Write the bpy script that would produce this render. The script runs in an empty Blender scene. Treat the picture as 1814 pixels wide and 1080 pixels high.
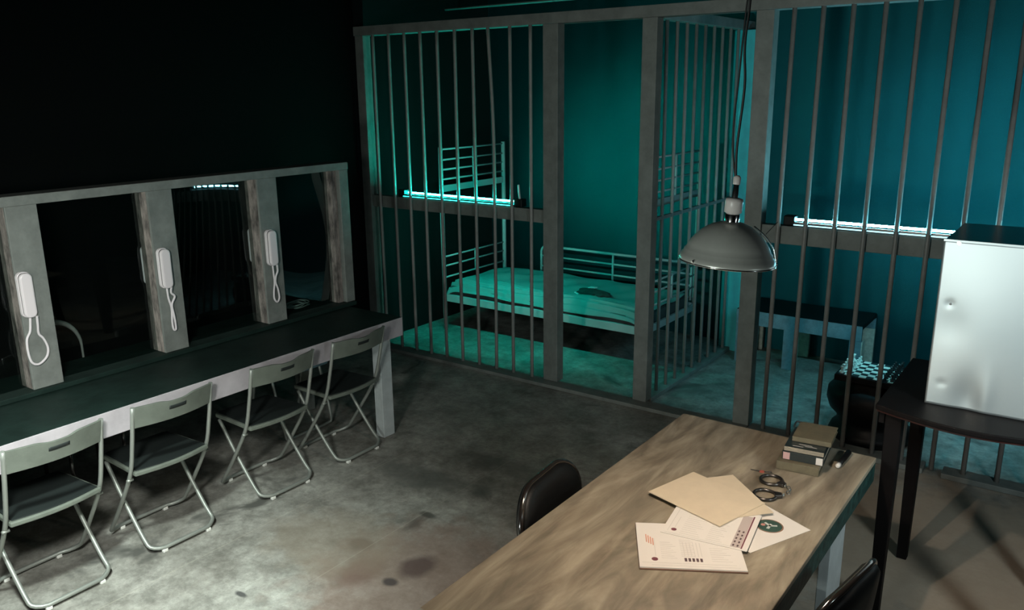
import bpy, bmesh, math, random
from mathutils import Vector, Matrix
random.seed(7)
SC = bpy.context.scene
C = SC.collection
PI = math.pi

# ------------------------------------------------------------------ materials
def mat(name, col, rough=.6, metal=0., var=0., scale=8., bump=0., bscale=60., emis=None, estr=0., spec=.5, coat=0., detail=6, stretch=None, col2=None):
    m = bpy.data.materials.new(name); m.use_nodes = True
    nt = m.node_tree; b = nt.nodes['Principled BSDF']
    b.inputs['Base Color'].default_value = (*col, 1)
    b.inputs['Roughness'].default_value = rough
    b.inputs['Metallic'].default_value = metal
    b.inputs['Specular IOR Level'].default_value = spec
    b.inputs['Coat Weight'].default_value = coat
    tc = nt.nodes.new('ShaderNodeTexCoord')
    src = tc.outputs['Object']
    if stretch:
        mp = nt.nodes.new('ShaderNodeMapping'); mp.inputs['Scale'].default_value = stretch
        nt.links.new(src, mp.inputs['Vector']); src = mp.outputs['Vector']
    if var > 0:
        n = nt.nodes.new('ShaderNodeTexNoise'); n.inputs['Scale'].default_value = scale
        n.inputs['Detail'].default_value = detail; n.inputs['Roughness'].default_value = .65
        nt.links.new(src, n.inputs['Vector'])
        r = nt.nodes.new('ShaderNodeValToRGB')
        c2 = col2 or tuple(c * (1 - var) for c in col)
        c1 = tuple(min(1, c * (1 + var * .5)) for c in col)
        r.color_ramp.elements[0].position = .35; r.color_ramp.elements[0].color = (*c2, 1)
        r.color_ramp.elements[1].position = .65; r.color_ramp.elements[1].color = (*c1, 1)
        nt.links.new(n.outputs['Fac'], r.inputs['Fac']); nt.links.new(r.outputs['Color'], b.inputs['Base Color'])
    if bump > 0:
        n2 = nt.nodes.new('ShaderNodeTexNoise'); n2.inputs['Scale'].default_value = bscale; n2.inputs['Detail'].default_value = 3
        nt.links.new(src, n2.inputs['Vector'])
        bp = nt.nodes.new('ShaderNodeBump'); bp.inputs['Strength'].default_value = bump; bp.inputs['Distance'].default_value = .01
        nt.links.new(n2.outputs['Fac'], bp.inputs['Height']); nt.links.new(bp.outputs['Normal'], b.inputs['Normal'])
    if emis:
        b.inputs['Emission Color'].default_value = (*emis, 1); b.inputs['Emission Strength'].default_value = estr
    return m

M = {}
M['frame'] = mat('grey_painted_timber', (.18, .195, .178), .55, var=.22, scale=9, bump=.15, bscale=40)
M['bar'] = mat('grey_painted_steel', (.24, .235, .22), .42, var=.12, scale=14)
M['rough_edge'] = mat('rough_sawn_timber', (.22, .19, .17), .8, var=.75, scale=22, bump=.5, bscale=60, stretch=(1, 1, .35))
M['counter'] = mat('dark_green_counter_paint', (.009, .021, .017), .55, spec=.2, var=.3, scale=7, bump=.1, bscale=30)
M['apron'] = mat('pale_grey_board', (.42, .39, .41), .6, var=.12, scale=9)
M['black_wall'] = mat('matt_black_paint', (.0025, .003, .003), .95, spec=.1)
M['teal_wall'] = mat('dark_teal_paint', (.001, .011, .013), .34, var=.1, scale=2.5, bump=.3, bscale=260, spec=1.0)
M['teal_wall'].node_tree.nodes['Principled BSDF'].inputs['Specular Tint'].default_value = (.08, .88, 1, 1)
M['teal_wall'].node_tree.nodes['Principled BSDF'].inputs['IOR'].default_value = 1.52
M['cell_side'] = mat('black_cell_paint', (.004, .008, .008), .8, spec=.2)
M['phone'] = mat('white_plastic', (.72, .67, .68), .35)
M['phone_dark'] = mat('dark_gap_plastic', (.12, .11, .11), .5)
M['chair'] = mat('olive_grey_enamel', (.145, .165, .138), .42, var=.15, scale=12)
M['seat'] = mat('dark_seat_vinyl', (.012, .017, .016), .6, bump=.08, bscale=80)
M['steel_tube'] = mat('grey_steel_tube', (.30, .32, .29), .42, metal=.4)
M['rubber_white'] = mat('white_rubber', (.75, .75, .70), .6)
M['black_vinyl'] = mat('black_vinyl', (.004, .004, .004), .5, spec=.2)
M['black_metal'] = mat('glossy_black_metal', (.018, .014, .012), .16, metal=.0, spec=.9, coat=.6)
M['chrome'] = mat('chrome', (.75, .75, .75), .16, metal=1)
M['alu'] = mat('spun_aluminium', (.62, .63, .58), .34, metal=.35, var=.12, scale=5)
M['dark_metal'] = mat('dark_gun_metal', (.10, .09, .085), .3, metal=.9)
M['ceramic'] = mat('white_ceramic', (.68, .63, .60), .35)
M['cable'] = mat('black_cable', (.008, .009, .009), .5)
M['desk_top'] = None
M['desk_side'] = mat('dark_green_worn_paint', (.018, .06, .052), .5, var=.55, scale=26, bump=.3, bscale=40)
M['desk_leg'] = mat('pale_grey_leg_paint', (.46, .50, .50), .5, var=.12, scale=14)
M['bed'] = mat('pale_enamel_bed_tube', (.42, .46, .46), .35)
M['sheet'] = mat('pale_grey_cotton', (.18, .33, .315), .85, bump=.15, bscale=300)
M['mattress'] = mat('dark_mattress', (.05, .06, .06), .9)
M['cloth'] = mat('dark_green_cloth', (.018, .04, .035), .9, var=.3, scale=30)
M['label'] = mat('white_cloth_label', (.75, .8, .8), .7)
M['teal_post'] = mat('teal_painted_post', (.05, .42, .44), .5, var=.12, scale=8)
M['bench'] = mat('blue_grey_bench_paint', (.13, .22, .25), .55, var=.25, scale=18, bump=.1, bscale=50)
M['bench_edge'] = mat('bare_bench_edge', (.50, .50, .42), .7, var=.3, scale=22)
M['table'] = mat('black_lacquer', (.006, .005, .005), .55, spec=.08)
M['table_edge'] = mat('dark_red_wood_edge', (.05, .016, .014), .35, var=.5, scale=18)
M['panel'] = mat('brushed_steel_sheet', (.62, .68, .69), .42, metal=.85, bump=.05, bscale=4)
M['fridge_body'] = mat('dark_teal_gloss', (.015, .03, .032), .2)
M['paper'] = mat('white_paper', (.78, .72, .65), .8)
M['paper2'] = mat('shaded_paper_column', (.48, .40, .36), .8)
M['manila'] = mat('manila_card', (.68, .56, .40), .75, var=.06, scale=9)
M['ink'] = mat('grey_ink', (.60, .55, .49), .8)
M['ink_dark'] = mat('dark_ink', (.08, .045, .045), .8)
M['maroon'] = mat('maroon_ink', (.14, .035, .045), .8)
M['orange_ink'] = mat('orange_ink', (.62, .27, .17), .8)
M['seal_green'] = mat('dark_green_ink', (.02, .055, .04), .7)
M['seal_brown'] = mat('brown_ink', (.22, .11, .07), .7)
M['seal_light'] = mat('cream_ink', (.55, .55, .50), .7)
M['seal_red'] = mat('coral_ink', (.55, .22, .18), .7)
M['book_tan'] = mat('tan_book_cloth', (.12, .10, .06), .5, var=.2, scale=25)
M['book_dark'] = mat('dark_book_cover', (.015, .022, .022), .3, spec=.6)
M['pages'] = mat('book_page_edges', (.28, .24, .18), .8, var=.4, scale=60, stretch=(1, 1, 12))
M['pink'] = mat('dusty_pink_print', (.50, .30, .28), .5)
M['cream'] = mat('cream_print', (.66, .60, .54), .5)
M['red'] = mat('red_plastic', (.42, .09, .06), .4)
M['chess_white'] = mat('cream_chess_plastic', (.78, .74, .66), .4)
M['chess_black'] = mat('black_chess_plastic', (.012, .012, .012), .35)
M['cord'] = mat('white_cord', (.70, .66, .67), .5)
M['coil'] = mat('pale_green_cord', (.25, .34, .31), .6)
M['ceiling'] = mat('black_ceiling_paint', (.002, .004, .004), .95, spec=.1)
M['batten'] = mat('white_light_housing', (.5, .5, .5), .3)
M['tube_cyan'] = mat('glowing_cyan_tube', (.8, .8, .8), .5, emis=(.010, 1.0, .79), estr=255)
M['tube_white'] = mat('glowing_white_tube', (.8, .8, .8), .5, emis=(.22, .80, 1.0), estr=230)
M['reflection_cyan'] = mat('cyan_reflection_glow', (.8, .8, .8), .5, emis=(.03, 1.0, .88), estr=3)
M['reflection_white'] = mat('white_reflection_glow', (.8, .8, .8), .5, emis=(.35, .85, 1.0), estr=2)
M['bulb'] = mat('glowing_bulb', (.9, .9, .9), .5, emis=(1, .72, .48), estr=30)

def glass_mat():
    m = bpy.data.materials.new('clear_acrylic_sheet'); m.use_nodes = True
    nt = m.node_tree; nt.nodes.clear()
    o = nt.nodes.new('ShaderNodeOutputMaterial'); mx = nt.nodes.new('ShaderNodeMixShader')
    t = nt.nodes.new('ShaderNodeBsdfTransparent'); t.inputs['Color'].default_value = (.72, .80, .78, 1)
    g = nt.nodes.new('ShaderNodeBsdfGlossy'); g.inputs['Roughness'].default_value = .015; g.inputs['Color'].default_value = (.9, 1, .97, 1)
    f = nt.nodes.new('ShaderNodeFresnel'); f.inputs['IOR'].default_value = 1.4
    nt.links.new(f.outputs[0], mx.inputs[0]); nt.links.new(t.outputs[0], mx.inputs[1]); nt.links.new(g.outputs[0], mx.inputs[2])
    nt.links.new(mx.outputs[0], o.inputs[0]); return m
M['glass'] = glass_mat()

def ramp(nt, a, b, ca, cb):
    r = nt.nodes.new('ShaderNodeValToRGB'); e = r.color_ramp.elements
    e[0].position = a; e[0].color = (*ca, 1); e[1].position = b; e[1].color = (*cb, 1); return r

def concrete():
    m = bpy.data.materials.new('stained_concrete'); m.use_nodes = True
    nt = m.node_tree; L = nt.links; b = nt.nodes['Principled BSDF']
    tc = nt.nodes.new('ShaderNodeTexCoord'); O = tc.outputs['Object']
    def noise(sc, det=6, rough=.6, dist=0.):
        n = nt.nodes.new('ShaderNodeTexNoise'); n.inputs['Scale'].default_value = sc; n.inputs['Detail'].default_value = det
        n.inputs['Roughness'].default_value = rough; n.inputs['Distortion'].default_value = dist
        L.new(O, n.inputs['Vector']); return n.outputs['Fac']
    def mixc(fac, a, bb, mode='MIX'):
        x = nt.nodes.new('ShaderNodeMix'); x.data_type = 'RGBA'; x.blend_type = mode
        if isinstance(fac, float): x.inputs[0].default_value = fac
        else: L.new(fac, x.inputs[0])
        for i, v in ((6, a), (7, bb)):
            if isinstance(v, tuple): x.inputs[i].default_value = (*v, 1)
            else: L.new(v, x.inputs[i])
        return x.outputs[2]
    r1 = ramp(nt, .35, .68, (.22, .21, .185), (.42, .42, .38)); L.new(noise(1.6, 9, .68, .4), r1.inputs[0])
    r2 = ramp(nt, .40, .62, (.62, .62, .61), (1.1, 1.1, 1.1)); L.new(noise(6, 9, .78, .2), r2.inputs[0])
    col = mixc(1.0, r1.outputs[0], r2.outputs[0], 'MULTIPLY')
    r5 = ramp(nt, .35, .65, (.80, .80, .80), (1.15, 1.15, 1.15)); L.new(noise(26, 6, .8), r5.inputs[0]); col = mixc(1.0, col, r5.outputs[0], 'MULTIPLY')
    # dark blotches
    r3 = ramp(nt, .60, .70, (0, 0, 0), (1, 1, 1)); L.new(noise(2.3, 4, .6, .6), r3.inputs[0])
    col = mixc(r3.outputs[0], col, (.10, .10, .09))
    def spot(x, y, rad, c, k=1., wob=.5):
        nonlocal col
        mp = nt.nodes.new('ShaderNodeMapping'); mp.inputs['Location'].default_value = (-x / rad[0], -y / rad[1], 0)
        mp.inputs['Scale'].default_value = (1 / rad[0], 1 / rad[1], 0); L.new(O, mp.inputs[0])
        n = nt.nodes.new('ShaderNodeTexNoise'); n.inputs['Scale'].default_value = 9; n.inputs['Detail'].default_value = 5; L.new(O, n.inputs[0])
        ad = nt.nodes.new('ShaderNodeVectorMath'); ad.operation = 'MULTIPLY_ADD'; ad.inputs[1].default_value = (wob, wob, 0)
        L.new(n.outputs['Color'], ad.inputs[0]); L.new(mp.outputs[0], ad.inputs[2])
        sb = nt.nodes.new('ShaderNodeVectorMath'); sb.operation = 'SUBTRACT'; sb.inputs[1].default_value = (wob / 2, wob / 2, 0); L.new(ad.outputs[0], sb.inputs[0])
        ln = nt.nodes.new('ShaderNodeVectorMath'); ln.operation = 'LENGTH'; L.new(sb.outputs[0], ln.inputs[0])
        rr = ramp(nt, .55, 1.05, (k, k, k), (0, 0, 0)); L.new(ln.outputs['Value'], rr.inputs[0])
        col = mixc(rr.outputs[0], col, c)
    spot(-2.88, 2.61, (.09, .07), (.07, .068, .06), .85)       # round oil spot
    spot(-2.80, 3.03, (.07, .035), (.06, .058, .05), .8, .3)
    spot(-2.70, 2.42, (.12, .17), (.09, .06, .055), .75)
    spot(-2.40, 2.50, (.65, .75), (.20, .125, .095), .6, .9)
    spot(-3.0, 2.55, (.5, .35), (.24, .20, .15), .5, .9)     # reddish stain
    spot(-2.50, 2.62, (.10, .13), (.07, .045, .042), .8)
    spot(-2.52, 2.45, (.05, .04), (.05, .04, .04), .9, .3)
    spot(-3.02, 1.98, (.05, .02), (.05, .05, .05), .9, .6)
    spot(-3.15, 3.35, (.42, .16), (.10, .105, .095), .6, .9)
    spot(-2.75, 3.75, (.5, .14), (.10, .10, .09), .55, .9)
    spot(-1.95, 3.5, (.5, .4), (.14, .11, .09), .5, .9)
    spot(-.45, 4.2, (1.1, 1.1), (.44, .34, .25), .8, .9)  # warm lighter patch: desk-lamp light painted into the floor colour
    # cut joints: pale thin lines along Y at two X, one along X
    sp = nt.nodes.new('ShaderNodeSeparateXYZ'); L.new(O, sp.inputs[0])
    def joint(axis, at, w=.004):
        nonlocal col
        a = nt.nodes.new('ShaderNodeMath'); a.operation = 'SUBTRACT'; a.inputs[1].default_value = at; L.new(sp.outputs[axis], a.inputs[0])
        n = nt.nodes.new('ShaderNodeMath'); n.operation = 'ABSOLUTE'; L.new(a.outputs[0], n.inputs[0])
        c = nt.nodes.new('ShaderNodeMath'); c.operation = 'LESS_THAN'; c.inputs[1].default_value = w; L.new(n.outputs[0], c.inputs[0])
        c2 = nt.nodes.new('ShaderNodeMath'); c2.operation = 'MULTIPLY'; c2.inputs[1].default_value = .25; L.new(c.outputs[0], c2.inputs[0])
        col = mixc(c2.outputs[0], col, (.42, .40, .33))
    joint('X', -3.45); joint('X', -2.83, .003); joint('X', 1.2)
    L.new(col, b.inputs['Base Color'])
    rr = ramp(nt, .3, .7, (.38, .38, .38), (.72, .72, .72)); L.new(noise(3.2, 6), rr.inputs[0]); L.new(rr.outputs[0], b.inputs['Roughness'])
    bp = nt.nodes.new('ShaderNodeBump'); bp.inputs['Strength'].default_value = .12; bp.inputs['Distance'].default_value = .01
    L.new(noise(38, 4), bp.inputs['Height']); L.new(bp.outputs[0], b.inputs['Normal'])
    b.inputs['Specular IOR Level'].default_value = .4
    return m
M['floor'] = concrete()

def desk_mat():
    m = bpy.data.materials.new('stained_plywood'); m.use_nodes = True
    nt = m.node_tree; L = nt.links; b = nt.nodes['Principled BSDF']
    tc = nt.nodes.new('ShaderNodeTexCoord')
    mp = nt.nodes.new('ShaderNodeMapping'); mp.inputs['Scale'].default_value = (3.2, .8, 1); mp.inputs['Rotation'].default_value = (0, 0, .12); L.new(tc.outputs['Object'], mp.inputs[0])
    n = nt.nodes.new('ShaderNodeTexNoise'); n.inputs['Scale'].default_value = 2.0; n.inputs['Detail'].default_value = 8; n.inputs['Roughness'].default_value = .62; n.inputs['Distortion'].default_value = 1.6
    L.new(mp.outputs[0], n.inputs[0])
    r = ramp(nt, .34, .66, (.165, .13, .09), (.37, .315, .23)); L.new(n.outputs['Fac'], r.inputs[0])
    w = nt.nodes.new('ShaderNodeTexNoise'); w.inputs['Scale'].default_value = 3.2; w.inputs['Detail'].default_value = 7; w.inputs['Distortion'].default_value = 1.5
    mp2 = nt.nodes.new('ShaderNodeMapping'); mp2.inputs['Scale'].default_value = (3.5, .7, 1); mp2.inputs['Rotation'].default_value = (0, 0, -.1); L.new(tc.outputs['Object'], mp2.inputs[0]); L.new(mp2.outputs[0], w.inputs[0])
    r2 = ramp(nt, .38, .62, (.72, .72, .72), (1.12, 1.12, 1.12)); L.new(w.outputs['Fac'], r2.inputs[0])
    x = nt.nodes.new('ShaderNodeMix'); x.data_type = 'RGBA'; x.blend_type = 'MULTIPLY'; x.inputs[0].default_value = 1
    L.new(r.outputs[0], x.inputs[6]); L.new(r2.outputs[0], x.inputs[7]); L.new(x.outputs[2], b.inputs['Base Color'])
    b.inputs['Roughness'].default_value = .5
    bp = nt.nodes.new('ShaderNodeBump'); bp.inputs['Strength'].default_value = .06; L.new(w.outputs['Fac'], bp.inputs['Height']); L.new(bp.outputs[0], b.inputs['Normal'])
    return m
M['desk_top'] = desk_mat()

# ------------------------------------------------------------------ mesh helpers
class MB:
    def __init__(s): s.v = []; s.f = []; s.sm = []
    def add(s, vs, fs, smooth=False):
        o = len(s.v); s.v += [tuple(v) for v in vs]; s.f += [tuple(i + o for i in f) for f in fs]; s.sm += [smooth] * len(fs); return s
    def box(s, x0, x1, y0, y1, z0, z1):
        return s.add([(x0,y0,z0),(x1,y0,z0),(x1,y1,z0),(x0,y1,z0),(x0,y0,z1),(x1,y0,z1),(x1,y1,z1),(x0,y1,z1)],
                     [(3,2,1,0),(4,5,6,7),(0,1,5,4),(1,2,6,5),(2,3,7,6),(3,0,4,7)])
    def quadbox(s, p, z0, z1):      # prism over polygon p (ccw)
        n = len(p)
        return s.add([(a, b, z0) for a, b in p] + [(a, b, z1) for a, b in p],
                     [tuple(range(n))[::-1], tuple(range(n, 2 * n))] + [(i, (i+1) % n, n + (i+1) % n, n + i) for i in range(n)])
    def tube(s, pts, r, seg=10, closed=False, cap=True):
        P = [Vector(p) for p in pts]; n = len(P); R = r if isinstance(r, (list, tuple)) else [r] * n
        T = []
        for i in range(n):
            if closed: t = P[(i+1) % n] - P[i-1]
            else: t = P[min(i+1, n-1)] - P[max(i-1, 0)]
            T.append(t.normalized())
        up = Vector((0, 0, 1)) if abs(T[0].z) < .9 else Vector((1, 0, 0))
        nrm = (up - T[0] * up.dot(T[0])).normalized(); vs = []
        for i in range(n):
            nrm = (nrm - T[i] * nrm.dot(T[i])).normalized(); bn = T[i].cross(nrm)
            for k in range(seg):
                a = 2 * PI * k / seg; vs.append(P[i] + (nrm * math.cos(a) + bn * math.sin(a)) * R[i])
        fs = []
        for i in range(n if closed else n - 1):
            j = (i + 1) % n
            for k in range(seg):
                l = (k + 1) % seg; fs.append((i*seg+k, i*seg+l, j*seg+l, j*seg+k))
        s.add(vs, fs, True)
        if cap and not closed:
            o = len(s.v) - len(vs)
            s.f += [tuple(o + k for k in range(seg))[::-1], tuple(o + (n-1)*seg + k for k in range(seg))]; s.sm += [False, False]
        return s
    def lathe(s, prof, c=(0,0,0), seg=32, closed=False):
        vs = []; fs = []
        for r, z in prof:
            for k in range(seg):
                a = 2*PI*k/seg; vs.append((c[0] + r*math.cos(a), c[1] + r*math.sin(a), c[2] + z))
        m = len(prof)
        for i in range(m if closed else m - 1):
            j = (i + 1) % m
            for k in range(seg):
                l = (k+1) % seg; fs.append((i*seg+k, i*seg+l, j*seg+l, j*seg+k))
        return s.add(vs, fs, True)
    def grid(s, nx, ny, fn, thick=None, smooth=True):
        vs = [fn(i/nx, j/ny) for j in range(ny+1) for i in range(nx+1)]
        w = nx + 1
        fs = [(j*w+i, j*w+i+1, (j+1)*w+i+1, (j+1)*w+i) for j in range(ny) for i in range(nx)]
        if thick:
            N = len(vs); vs2 = [tuple(a - t for a, t in zip(v, thick)) for v in vs]
            fs2 = [tuple(k + N for k in f)[::-1] for f in fs]
            ring = [i for i in range(w)] + [j*w+nx for j in range(1, ny+1)] + [ny*w+i for i in range(nx-1, -1, -1)] + [j*w for j in range(ny-1, 0, -1)]
            fe = [(ring[k], ring[k]+N, ring[(k+1) % len(ring)]+N, ring[(k+1) % len(ring)]) for k in range(len(ring))]
            return s.add(vs + vs2, fs + fs2 + fe, smooth)
        return s.add(vs, fs, smooth)
    def xf(s, mtx):
        s.v = [tuple(mtx @ Vector(v)) for v in s.v]; return s
    def build(s, name, material, parent=None, bevel=0., label=None, kind=None, sub=0):
        me = bpy.data.meshes.new(name)
        off = Vector((0, 0, 0))
        p = parent
        while p is not None: off = off + p.location; p = p.parent
        me.from_pydata([tuple(Vector(v) - off) for v in s.v], [], s.f); me.update()
        for pol, sm in zip(me.polygons, s.sm): pol.use_smooth = sm
        bm = bmesh.new(); bm.from_mesh(me); bmesh.ops.recalc_face_normals(bm, faces=bm.faces); bm.to_mesh(me); bm.free()
        me.materials.append(material)
        o = bpy.data.objects.new(name, me); C.objects.link(o)
        if parent: o.parent = parent
        if bevel:
            b = o.modifiers.new('bevel', 'BEVEL'); b.width = bevel; b.segments = 2; b.limit_method = 'ANGLE'; b.angle_limit = .7
        if sub:
            d = o.modifiers.new('sub', 'SUBSURF'); d.levels = sub; d.render_levels = sub
        if label: o['label'] = label
        if kind: o['kind'] = kind
        return o

def thing(name, label, cat, loc=(0, 0, 0), group=None):
    o = bpy.data.objects.new(name, None); C.objects.link(o); o.empty_display_size = .05
    o.location = loc; o['label'] = label; o['category'] = cat
    if group: o['group'] = group
    return o
def tag(o, label, cat, group=None):
    o['label'] = label; o['category'] = cat
    if group: o['group'] = group
    return o
def dup(root, loc=None, rotz=None, label=None, group=None):
    def cp(o, parent):
        c = o.copy(); C.objects.link(c); c.parent = parent
        for ch in o.children: cp(ch, c)
        return c
    r = cp(root, None)
    if loc is not None: r.location = loc
    if rotz is not None: r.rotation_euler = (0, 0, rotz)
    if label: r['label'] = label
    if group: r['group'] = group
    return r
def arc(cx, cy, r, a0, a1, n):
    return [(cx + r*math.cos(a0 + (a1-a0)*i/n), cy + r*math.sin(a0 + (a1-a0)*i/n)) for i in range(n+1)]
def smooth_path(pts, n=6):
    P = [Vector(p) for p in pts]; out = []
    for i in range(len(P)-1):
        p0 = P[max(i-1,0)]; p1 = P[i]; p2 = P[i+1]; p3 = P[min(i+2, len(P)-1)]
        for k in range(n):
            t = k/n
            out.append(.5*((2*p1) + (p2-p0)*t + (2*p0-5*p1+4*p2-p3)*t*t + (3*p1-p0-3*p2+p3)*t**3))
    out.append(P[-1]); return out

# ------------------------------------------------------------------ setting
XL, XR, YN, YB, ZC = -5.36, 2.6, -2.2, 7.0, 3.12
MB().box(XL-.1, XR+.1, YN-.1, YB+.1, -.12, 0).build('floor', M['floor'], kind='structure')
MB().box(XL-.1, XR+.1, YN-.1, YB+.1, ZC, ZC+.1).build('ceiling', M['ceiling'], kind='structure')
MB().box(XL, XR, YB, YB+.1, 0, ZC).build('wall_back', M['teal_wall'], kind='structure')
MB().box(XL-.1, XL, YN-.1, 5.14, 0, ZC).build('wall_left', M['black_wall'], kind='structure')
MB().box(XL-.1, XL, 5.14, YB+.1, 0, ZC).build('wall_cell_left', M['cell_side'], kind='structure')
MB().box(XR, XR+.1, YN-.1, YB+.1, 0, ZC).build('wall_right', M['black_wall'], kind='structure')
MB().box(XL, XR, YN-.1, YN, 0, ZC).build('wall_front', M['black_wall'], kind='structure')

# pipe under the ceiling inside the cell, catching cyan light
pipe = MB().tube([(-4.95, 5.85, 2.925), (-3.0, 5.85, 2.925)], .011).build('ceiling_pipe', M['bar'])
tag(pipe, 'thin straight pipe hanging under the black ceiling above the left cell, lit cyan', 'pipe')
for x in (-4.8, -3.15):
    MB().box(x-.008, x+.008, 5.842, 5.858, 2.93, ZC).build('pipe_hanger', M['ceiling'], pipe)

# ------------------------------------------------------------------ front fence of the cells
Y0 = 5.14
ff = thing('cell_front_fence', 'long grey barred front fence of the two cells with timber posts and open doorways', 'fence', (-3.4, Y0, 0))
def fpost(x0, x1, y0=Y0, y1=Y0+.09, z0=.03):
    MB().box(x0, x1, y0, y1, z0, 2.69).build('post', M['frame'], ff, bevel=.003)
fpost(-5.355, -5.262); fpost(-3.452, -3.325); fpost(-2.664, -2.556); fpost(-1.90, -1.79, Y0, Y0+.09); fpost(.46, .57)
MB().box(-5.355, .62, Y0-.015, Y0+.11, 2.69, 2.765).build('top_rail', M['frame'], ff, bevel=.003)
MB().box(-5.30, -1.79, Y0-.09, Y0+.03, .002, .03).build('base_rail', M['frame'], ff, bevel=.003)
MB().box(-.60, .60, Y0-.06, Y0+.06, .002, .035).build('base_rail', M['frame'], ff, bevel=.003)
MB().box(-1.78, -.70, Y0-.06, Y0+.06, .002, .035).build('base_rail', M['frame'], ff, bevel=.003)
MB().box(-5.262, -3.452, Y0+.02, Y0+.09, 1.265, 1.365).build('mid_rail', M['frame'], ff, bevel=.003)
MB().box(-1.79, .46, Y0+.02, Y0+.09, 1.285, 1.40).build('mid_rail', M['frame'], ff, bevel=.003)
for k in range(10):
    x = -5.145 + .1758*k + random.uniform(-.004, .004)
    dx = .045 if k == 7 else random.uniform(-.006, .006)
    pts = [(x-dx*.3, Y0, .02), (x, Y0, 1.3), (x, Y0-.0, 1.9), (x-dx*.6, Y0, 2.70)] if k != 7 else [(x+.005, Y0, .02), (x+.012, Y0, 1.3), (x+.01, Y0, 2.0), (x-.028, Y0, 2.70)]
    MB().tube(smooth_path(pts, 5), .0135, 10).build('bar', M['bar'], ff)
for k in range(13):
    x = -1.675 + .171*k + random.uniform(-.004, .004)
    MB().tube([(x - .012, Y0, .02), (x - .004, Y0, 1.3), (x + random.uniform(-.004, .006), Y0, 2.70)], .0145, 10).build('bar', M['bar'], ff)

# side fence between the cells
XS = -2.6
sf = thing('cell_side_fence', 'grey barred side fence running back between the two cells', 'fence', (XS, 5.9, 0))
MB().box(XS-.045, XS+.045, Y0+.11, 6.90, 2.685, 2.755).build('top_rail', M['frame'], sf, bevel=.003)
MB().box(XS-.045, XS+.045, Y0+.09, 6.74, .002, .035).build('base_rail', M['frame'], sf, bevel=.003)
MB().box(-2.66, -2.47, 6.74, 6.84, .002, 2.684).build('end_post', M['teal_post'], sf, bevel=.003, label='wide teal-painted end post')
MB().box(XS-.01, XS+.01, Y0+.09, 6.74, 1.335, 1.36).build('mid_rail', M['bar'], sf)
for k in range(10):
    y = 5.235 + .161*k
    MB().tube([(XS, y, .03), (XS, y, 1.35), (XS, y-.02, 2.69)], .013, 10).build('bar', M['bar'], sf)

# tube lights lying on the mid rails
def tube_light(x0, x1, z, m1, m2, label):
    t = thing('tube_light', label, 'tube light', ((x0+x1)/2, Y0+.055, z))
    MB().box(x0, x1, Y0+.026, Y0+.076, z+.001, z+.018).build('housing', M['dark_metal'], t, bevel=.003)
    MB().tube([(x0, Y0+.087, z+.034), (x1, Y0+.087, z+.034)], .007, 12).build('glass_tube', m1, t)
    MB().tube([(x0, Y0+.019, z+.010), (x1, Y0+.019, z+.010)], .0035, 8).build('tube_reflection', m2, t)  # glowing strip stands in for the tube's reflection on the rail top
    MB().box(x0, x1, Y0+.0225, Y0+.0255, z+.001, z+.027).build('front_lip', M['dark_metal'], t)
    for a, b in ((x0-.07, x0), (x1, x1+.075)):
        MB().box(a, b, Y0+.03, Y0+.098, z+.001, z+.062).build('end_cap', M['black_vinyl'], t, bevel=.006)
    return t
tl = tube_light(-4.895, -3.745, 1.367, M['tube_cyan'], M['reflection_cyan'], 'glowing cyan tube light resting on the middle rail of the left cell')
MB().tube(smooth_path([(-3.70, Y0+.05, 1.43), (-3.72, Y0+.07, 1.47), (-3.74, Y0+.09, 1.53)]), .008, 8).build('power_cord', M['cord'], tl)
tube_light(-1.59, -.12, 1.402, M['tube_white'], M['reflection_white'], 'glowing cool white tube light resting on the middle rail of the right cell')

# ------------------------------------------------------------------ bunk bed frame
bd = thing('bunk_bed_frame', 'pale tubular metal bunk bed frame with rail ends in the left cell', 'bed', (-4.0, 6.35, 0))
HX, FX, BY0, BY1 = -5.08, -2.95, 5.87, 6.84
def bed_end(X, y0, y1):
    for y in (y0, y1): MB().tube([(X, y, 0), (X, y, 1.735)], .021, 12).build('post', M['bed'], bd)
    ym = (y0+y1)/2
    MB().tube([(X, ym, 1.36), (X, ym, 1.72)], .011, 8).build('upright', M['bed'], bd)
    MB().tube([(X, ym, .50), (X, ym, .72)], .011, 8).build('upright', M['bed'], bd)
    for z in (1.715, 1.62, 1.53, 1.44, .71, .62, .51): MB().tube([(X, y0, z), (X, y1, z)], .0085, 8).build('rail', M['bed'], bd)
    MB().box(X-.012, X+.012, y0, y1, 1.325, 1.385).build('cross_rail', M['bed'], bd, bevel=.003)
    MB().box(X-.012, X+.012, y0, y1, .29, .35).build('cross_rail', M['bed'], bd, bevel=.003)
bed_end(HX, BY0, BY1); bed_end(FX, BY0, BY1-.09+.09)
for y in (BY0, BY1): MB().box(HX, FX, y-.014, y+.014, .285, .355).build('side_rail', M['bed'], bd, bevel=.003)
# guard rail on the far side
gx0, gx1, gy = -4.60, -2.98, BY1-.02
pp = [(gx0, gy, .40), (gx0, gy, .66)] + [(gx0+.06-.06*math.cos(a), gy, .66+.06*math.sin(a)) for a in [PI/2*i/5 for i in range(1, 6)]] + [(gx1, gy, .72)]
MB().tube(pp, .0125, 10).build('guard_rail', M['bed'], bd)
for z in (.62, .515): MB().tube([(gx0, gy, z), (gx1, gy, z)], .0095, 8).build('guard_rail', M['bed'], bd)
for x in (-3.78, gx1): MB().tube([(x, gy, .38), (x, gy, .72)], .011, 8).build('guard_upright', M['bed'], bd)
MB().box(HX+.02, FX-.02, BY0+.014, BY1-.014, .30, .315).build('slat_base', M['mattress'], bd)

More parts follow.
